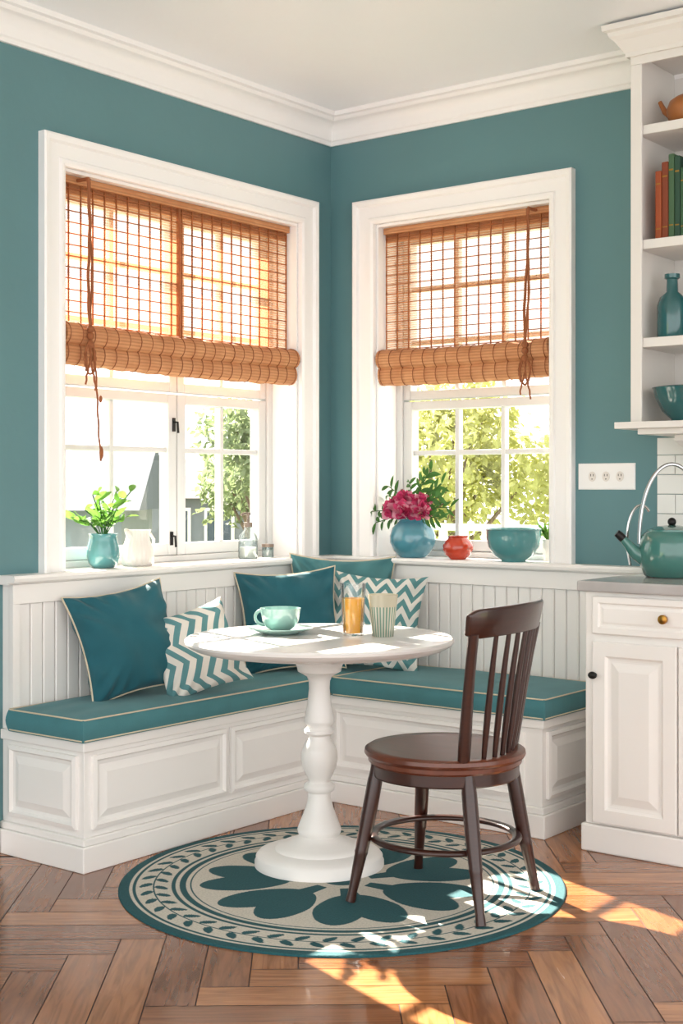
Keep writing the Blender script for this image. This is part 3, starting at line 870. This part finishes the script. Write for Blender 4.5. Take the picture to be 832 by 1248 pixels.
# outlet plate
g = group('power_outlet')
b = MB(); b.rect_loft(1.262, 1.508, 1.262, 1.366, [(0,0),(0,0.004),(0.004,0.007)], mapR); b.done('plate', M_white, g)
socks = (1.325, 1.385, 1.445)
b = MB()
for cx in socks:
    ring = [(cx+0.016*cos(2*pi*i/24), 1.314+0.020*sin(2*pi*i/24)) for i in range(24)]
    vs = [mapR(a, z, 0.0065) for a, z in ring]+[mapR(a, z, 0.0095) for a, z in ring]
    b.add(vs, [tuple(range(24, 48))]+[(i, (i+1) % 24, 24+(i+1) % 24, 24+i) for i in range(24)])
b.done('sockets', M_cer, g)
b = MB()
for cx in socks:
    for dx in (-0.006, 0.006): b.box((cx+dx-0.0013, 1.315, 0.009), (cx+dx+0.0013, 1.324, 0.0102), mapR)
    b.box((cx-0.0022, 1.302, 0.009), (cx+0.0022, 1.306, 0.0102), mapR)
b.done('slots', M_black, g)

# ------------------------------------------------------------------ base cabinet
CX0, CX1, CY = 1.597, 2.95, -0.586
cab = group('kitchen_base_cabinet')
b = MB(); b.box((CX0, CY, 0.096), (CX1, -0.001, 0.9075)); b.done('carcass', M_bench, cab, bevel=0.003)
b = MB(); b.box((CX0-0.012, CY-0.014, 0.0), (CX1+0.001, -0.001, 0.0955)); b.done('plinth', M_bench, cab, bevel=0.006)
mC = lambda a, z, p: (a, CY-p, z)
b = MB()
dp = [(0,0),(0,0.016),(0.003,0.019),(0.048,0.019),(0.056,0.010),(0.064,0.008),(0.07,0.008),(0.1,0.017)]
dpd = [(0,0),(0,0.016),(0.003,0.019),(0.022,0.019),(0.028,0.011),(0.034,0.011),(0.042,0.016)]
for k in range(2):
    x0 = CX0+0.035+k*0.655
    b.rect_loft(x0, x0+0.63, 0.762, 0.893, dpd, mC)
    b.rect_loft(x0, x0+0.312, 0.105, 0.735, dp, mC); b.rect_loft(x0+0.318, x0+0.63, 0.105, 0.735, dp, mC)
b.done('doors_and_drawers', M_bench, cab)
b = MB(); b.box((CX0-0.02, CY-0.03, 0.908), (CX1, -0.001, 0.945)); b.done('marble_worktop', M_marble, cab, bevel=0.006)
b = MB()
for kx in (1.905, 2.56):
    c = [(kx, CY-0.019, 0.828), (kx, CY-0.032, 0.828), (kx, CY-0.036, 0.828), (kx, CY-0.046, 0.828), (kx, CY-0.05, 0.828)]
    b.tube(c, [0.007,0.006,0.016,0.016,0.008], 16)
b.done('brass_knob', M_brass, cab, smooth=True, angle=40)
b = MB()
b.tube([(1.645, CY-0.019, 0.62), (1.645, CY-0.036, 0.62)], 0.006, 12); b.sphere((1.645, CY-0.042, 0.62), 0.013, 14, 10, (1.3, 0.8, 1)); b.done('iron_knob', M_black, cab, smooth=True)

b = MB(); tw, th = 0.15, 0.075
r = 0
z = 0.945
while z < 1.45:
    x = 1.60-(tw/2 if r % 2 else 0)
    while x < 3.0:
        xa = max(x, 1.60); xb = min(x+tw, 3.0); zb = min(z+th, 1.462)
        if xb-xa > 0.01: b.rect_loft(xa+0.001, xb-0.001, z+0.001, zb-0.001, [(0,0),(0,0.007),(0.002,0.009)], mapR)
        x += tw
    z += th; r += 1
b.done('backsplash_tiles', pbr('white_gloss_tile', C(236,236,232), 0.12, var=0.02), None)

# ------------------------------------------------------------------ wall shelf unit
SX0, SX1, SY = 1.652, 2.95, -0.33
sh = group('open_wall_shelves')
M_shelf = pbr('shelf_paint', C(226,222,216), 0.4, var=0.02)
b = MB()
b.box((SX0, SY, 1.507), (SX0+0.022, -0.001, 2.84)); b.box((SX1-0.022, SY, 1.507), (SX1, -0.001, 2.84)); b.box((SX0+0.022, -0.012, 1.507), (SX1-0.022, -0.001, 2.84))
b.box((SX0-0.001, SY-0.012, 1.507), (SX0+0.042, SY-0.0002, 2.80)); b.box((SX0-0.001, SY-0.012, 2.8005), (SX1, SY-0.0002, 2.86)); b.box((SX0, SY, 2.8405), (SX1, -0.001, 2.86))
for z in (2.56, 2.145, 1.79): b.box((SX0+0.022, SY+0.004, z-0.012), (SX1-0.022, -0.012, z+0.022))
b.box((SX0-0.045, SY-0.055, 1.483), (SX1+0.001, -0.001, 1.5068)); b.box((SX0+0.03, SY-0.02, 1.462), (SX1, -0.001, 1.4828))
b.done('carcass', M_shelf, sh, bevel=0.002)
b = MB(); prof = [(0,2.83),(0.012,2.83),(0.016,2.845),(0.026,2.86),(0.042,2.885),(0.058,2.9),(0.062,2.915),(0.076,2.92),(0.078,2.94),(-0.06,2.94),(-0.06,2.862),(0,2.862)]
vs = []; fs = []; n = len(prof)
for (p, z) in prof: vs.append((SX0-0.0015-p, -0.11, z))
for (p, z) in prof: vs.append((SX0-0.0015-p, SY-0.0125-p, z))
for (p, z) in prof: vs.append((SX1+0.002, SY-0.0125-p, z))
for k in range(2):
    for i in range(n): j = (i+1) % n; fs.append((k*n+i, k*n+j, (k+1)*n+j, (k+1)*n+i))
fs.append(tuple(range(n))); fs.append(tuple(2*n+i for i in range(n)))
b.add(vs, fs); b.done('cornice', M_shelf, sh)
b = MB()
for cx in (1.80, 2.75):
    pts = [(0,0),(-0.24,0),(-0.24,-0.02),(-0.2,-0.035),(-0.12,-0.05),(-0.07,-0.09),(-0.05,-0.15),(-0.02,-0.18),(0,-0.18)]
    vs = [(cx-0.02, y-0.01, 1.4615+z) for y, z in pts]+[(cx+0.02, y-0.01, 1.4615+z) for y, z in pts]; m = len(pts)
    b.add(vs, [tuple(range(m)), tuple(range(m, 2*m))[::-1]]+[(i, (i+1) % m, m+(i+1) % m, m+i) for i in range(m)])
b.done('corbel', M_shelf, sh)

g = group('clay_teapot', (1.81, -0.2, 2.582))
b = MB(); b.lathe([(0,0),(0.045,0),(0.07,0.03),(0.078,0.06),(0.066,0.095),(0.045,0.11),(0.035,0.115),(0.02,0.12),(0.012,0.135),(0,0.14)], 36); b.tube([(-0.06,0,0.05),(-0.09,0,0.07),(-0.11,0,0.11)], [0.016,0.011,0.008], 10); b.done('body', M_wood_lt, g, smooth=True, angle=60)
g = group('row_of_books', (0, 0, 2.1675))
x = 1.722; cols = [C(158,74,34), C(130,58,28), C(66,98,66), C(34,70,52), C(52,90,60), C(26,54,50), C(140,108,60), C(38,78,84)]
for i in range(17):
    w = random.uniform(0.022, 0.030); h = 0.25+0.03*((i*7) % 4)/3+(0.035 if i in (2, 3) else 0)
    d0 = -0.29
    b = MB(); b.box((x, d0, 0.0), (x+w-0.001, d0+0.18, h)); 
    b.done('book_%d' % (i+1), pbr('book_cloth_%d' % i, cols[i % 8], 0.6), g, bevel=0.004)
    b = MB(); b.box((x+0.003, d0-0.0008, h*0.8), (x+w-0.004, d0, h*0.82)); b.box((x+0.003, d0-0.0008, h*0.15), (x+w-0.004, d0, h*0.165)); b.done('gilt_%d' % (i+1), M_brass, g)
    x += w
g = group('teal_bottle', (1.762, -0.23, 1.8125))
b = MB(); b.lathe([(0,0),(0.05,0),(0.055,0.01),(0.055,0.12),(0.045,0.15),(0.022,0.17),(0.02,0.215),(0.028,0.22),(0.028,0.235),(0,0.235)], 36); b.done('bottle', M_gl_dk, g, smooth=True, angle=50)
g = group('teal_bottle', (1.87, -0.2, 1.8125))
b = MB(); b.lathe([(0,0),(0.045,0),(0.05,0.01),(0.05,0.15),(0.042,0.18),(0.02,0.2),(0.018,0.25),(0.024,0.26),(0,0.26)], 36); b.done('bottle', M_gl_dk, g, smooth=True, angle=50)
g = group('mixing_bowl', (1.82, -0.23, 1.5072))
b = MB(); b.lathe([(0,0),(0.055,0),(0.058,0.01),(0.09,0.04),(0.115,0.09),(0.122,0.12),(0.126,0.125),(0.118,0.128),(0.112,0.1),(0.085,0.045),(0,0.02)], 44); b.done('bowl', M_gl_dk, g, smooth=True, angle=60)

# kettle
g = group('teal_kettle', (1.765, -0.24, 0.9455), radians(36))
b = MB(); b.lathe([(0,0),(0.09,0),(0.1,0.006),(0.116,0.05),(0.12,0.09),(0.118,0.125),(0.11,0.15),(0.10,0.16),(0.09,0.166),(0.09,0.172),(0.06,0.182),(0.02,0.188),(0,0.188)], 48)
b.tube([(-0.10,0,0.07),(-0.135,0,0.09),(-0.16,0,0.12),(-0.178,0,0.14)], [0.03,0.024,0.017,0.014], 14); b.done('body', M_gl_ket, g, smooth=True, angle=50)
b = MB(); b.tube([(-0.176,0,0.138),(-0.19,0,0.152),(-0.2,0,0.16)], [0.0155,0.015,0.013], 12); b.sphere((0,0,0.2), 0.016, 12, 8); b.done('spout_tip', M_black, g, smooth=True, angle=50)
b = MB()
pts = [(0.118*cos(t), 0, 0.12+0.29*sin(t)**0.9) for t in [pi*i/30 for i in range(31)]]
b.tube(pts, 0.007, 10)
b.tube([(-0.145,0.03,0.04),(-0.15,0.05,0.09)]+[(-0.10-0.05*cos(t), 0.06, 0.14+0.12*sin(t)) for t in [pi*i/20 for i in range(0, 15)]], 0.005, 8)
b.done('wire_handle', M_steel, g, smooth=True)

# ------------------------------------------------------------------ outside
M_grass = pbr('grass', C(150,160,124), 0.9, var=0.2, vscale=0.5)
b = MB(); b.box((-80, 0.5, -1.7), (40, 80, -1.5)); b.box((-80, -60, -1.7), (-0.6, 0.5, -1.5)); b.done('ground_outside', M_grass)
M_fol = pbr('tree_foliage', C(190,192,120), 0.7, var=0.3, vscale=2.0); leafglow(M_fol, 0.35)
M_folg = pbr('tree_foliage_green', C(136,152,108), 0.7, var=0.35, vscale=2.0); leafglow(M_folg, 0.35)
M_bark = pbr('bark', C(120,102,86), 0.9)
def tree(x, y, zc, R, mat, n=3400, seed=1):
    rr = random.Random(seed)
    g = group('garden_tree', (x, y, -1.5))
    b = MB(); b.tube([(0,0,0),(0.05,0,1.2),(0,0.05,zc+1.5)], [0.16,0.12,0.06], 10)
    cl = []
    for i in range(16):
        th = rr.uniform(0, 6.28); ph = rr.uniform(-0.5, 1.3); q = R*rr.uniform(0.45, 0.95)
        c = Vector((q*cos(th)*cos(ph), q*sin(th)*cos(ph), zc+1.5+q*sin(ph)*0.8)); cl.append(c)
        b.tube([(0,0,1.2+0.05*i), (c*0.5+Vector((0,0,0.8))), c], [0.05,0.03,0.01], 6)
    b.done('trunk', M_bark, g, smooth=True)
    b = MB()
    for i in range(n):
        c = cl[i % 16]; d = Vector((rr.gauss(0,1), rr.gauss(0,1), rr.gauss(0,1))).normalized()
        p = c+d*R*0.38*rr.random()**0.4
        e = Vector((rr.gauss(0,1), rr.gauss(0,1), rr.gauss(0,1))).normalized()
        b.leaf(p, e, rr.uniform(0.08, 0.16), 0.07, N=2)
    b.done('foliage', mat, g, recalc=False)
tree(-5.0, 8.3, 1.3, 1.4, M_fol, seed=1, n=4200); tree(-2.9, 9.2, 1.2, 1.5, M_fol, seed=2, n=4200)
tree(-6.6, 7.4, 1.6, 0.85, M_folg, seed=4, n=2600); tree(-8.3, 9.2, 1.4, 1.2, M_folg, seed=5)
def house(x, y, w, d, ze, zr, rz, wm, rm):
    g = group('neighbour_house', (x, y, -1.5), rz)
    ze += 1.5; zr += 1.5
    b = MB(); b.box((-w/2, -d/2, 0), (w/2, d/2, ze)); b.done('walls', wm, g)
    b = MB(); o = 0.2
    b.add([(-w/2-o,-d/2-o,ze),(w/2+o,-d/2-o,ze),(w/2+o,d/2+o,ze),(-w/2-o,d/2+o,ze),(-w/2-o,0,zr),(w/2+o,0,zr)], [(0,1,5,4),(2,3,4,5),(0,4,3),(1,2,5),(0,3,2,1)]); b.done('roof', rm, g)
    b = MB(); wn = MB()
    for i in range(int(w/0.7)):
        cx = -w/2+0.4+i*0.7
        b.box((cx-0.24, -d/2-0.03, ze-0.8), (cx+0.24, -d/2, ze-0.15)); wn.box((cx-0.19, -d/2-0.04, ze-0.75), (cx+0.19, -d/2-0.01, ze-0.2))
    b.done('window_frames', M_white, g); wn.done('window_glass', M_hp, g)
M_hp = pbr('dark_pane', C(80,92,102), 0.2)
M_hw = pbr('house_render', C(122,128,134), 0.8); M_hg = pbr('slate_roof', C(70,80,90), 0.8, vscale=3, var=0.15)
M_hg2 = pbr('clay_tile_roof', C(92,84,82), 0.8, vscale=3, var=0.15)
house(-7.6, 4.3, 2.6, 2.2, 1.05, 1.7, radians(38), M_hw, M_hg)
house(-12.8, 11.2, 6.0, 2.6, 1.1, 1.75, radians(30), M_hw, M_hg2)
house(-12.2, 4.2, 3.6, 2.6, 1.6, 2.3, radians(50), M_hw, M_hg)
b = MB()
for i in range(26):
    x = -2.6+i*0.2; b.box((x, 4.2, 0.2), (x+0.05, 4.25, 0.93))
b.box((-2.7, 4.18, 0.93), (2.6, 4.28, 0.98)); b.box((-2.7, 4.19, 0.28), (2.6, 4.26, 0.34))
for i in range(4): b.box((-2.7+i*1.75, 4.18, -1.5), (-2.6+i*1.75, 4.28, 1.03))
b.done('garden_fence', M_white)

# ------------------------------------------------------------------ light
w = bpy.data.worlds.new('daylight'); S.world = w; w.use_nodes = True
bg = w.node_tree.nodes['Background']; bg.inputs[0].default_value = (1.0, 0.99, 0.98, 1); bg.inputs[1].default_value = 2.65
sd = bpy.data.lights.new('sun', 'SUN'); sd.energy = 44.0; sd.angle = radians(0.5); sd.color = (1.0, 0.91, 0.79)
so = bpy.data.objects.new('sun', sd); S.collection.objects.link(so); so.location = (-8, 4, 6)
so.rotation_euler = Vector((1.978, -0.66, -1.32)).to_track_quat('-Z', 'Y').to_euler()

S.view_settings.view_transform = 'Standard'

# ------------------------------------------------------------------ camera
cd = bpy.data.cameras.new('camera'); co = bpy.data.objects.new('camera', cd); S.collection.objects.link(co)
co.location = (3.842, -4.891, 1.271); co.rotation_euler = (radians(90), 0, radians(37.7))
cd.sensor_width = 36; cd.lens = 1659/1248*36; cd.shift_y = -30/1248; cd.clip_start = 0.05
S.camera = co
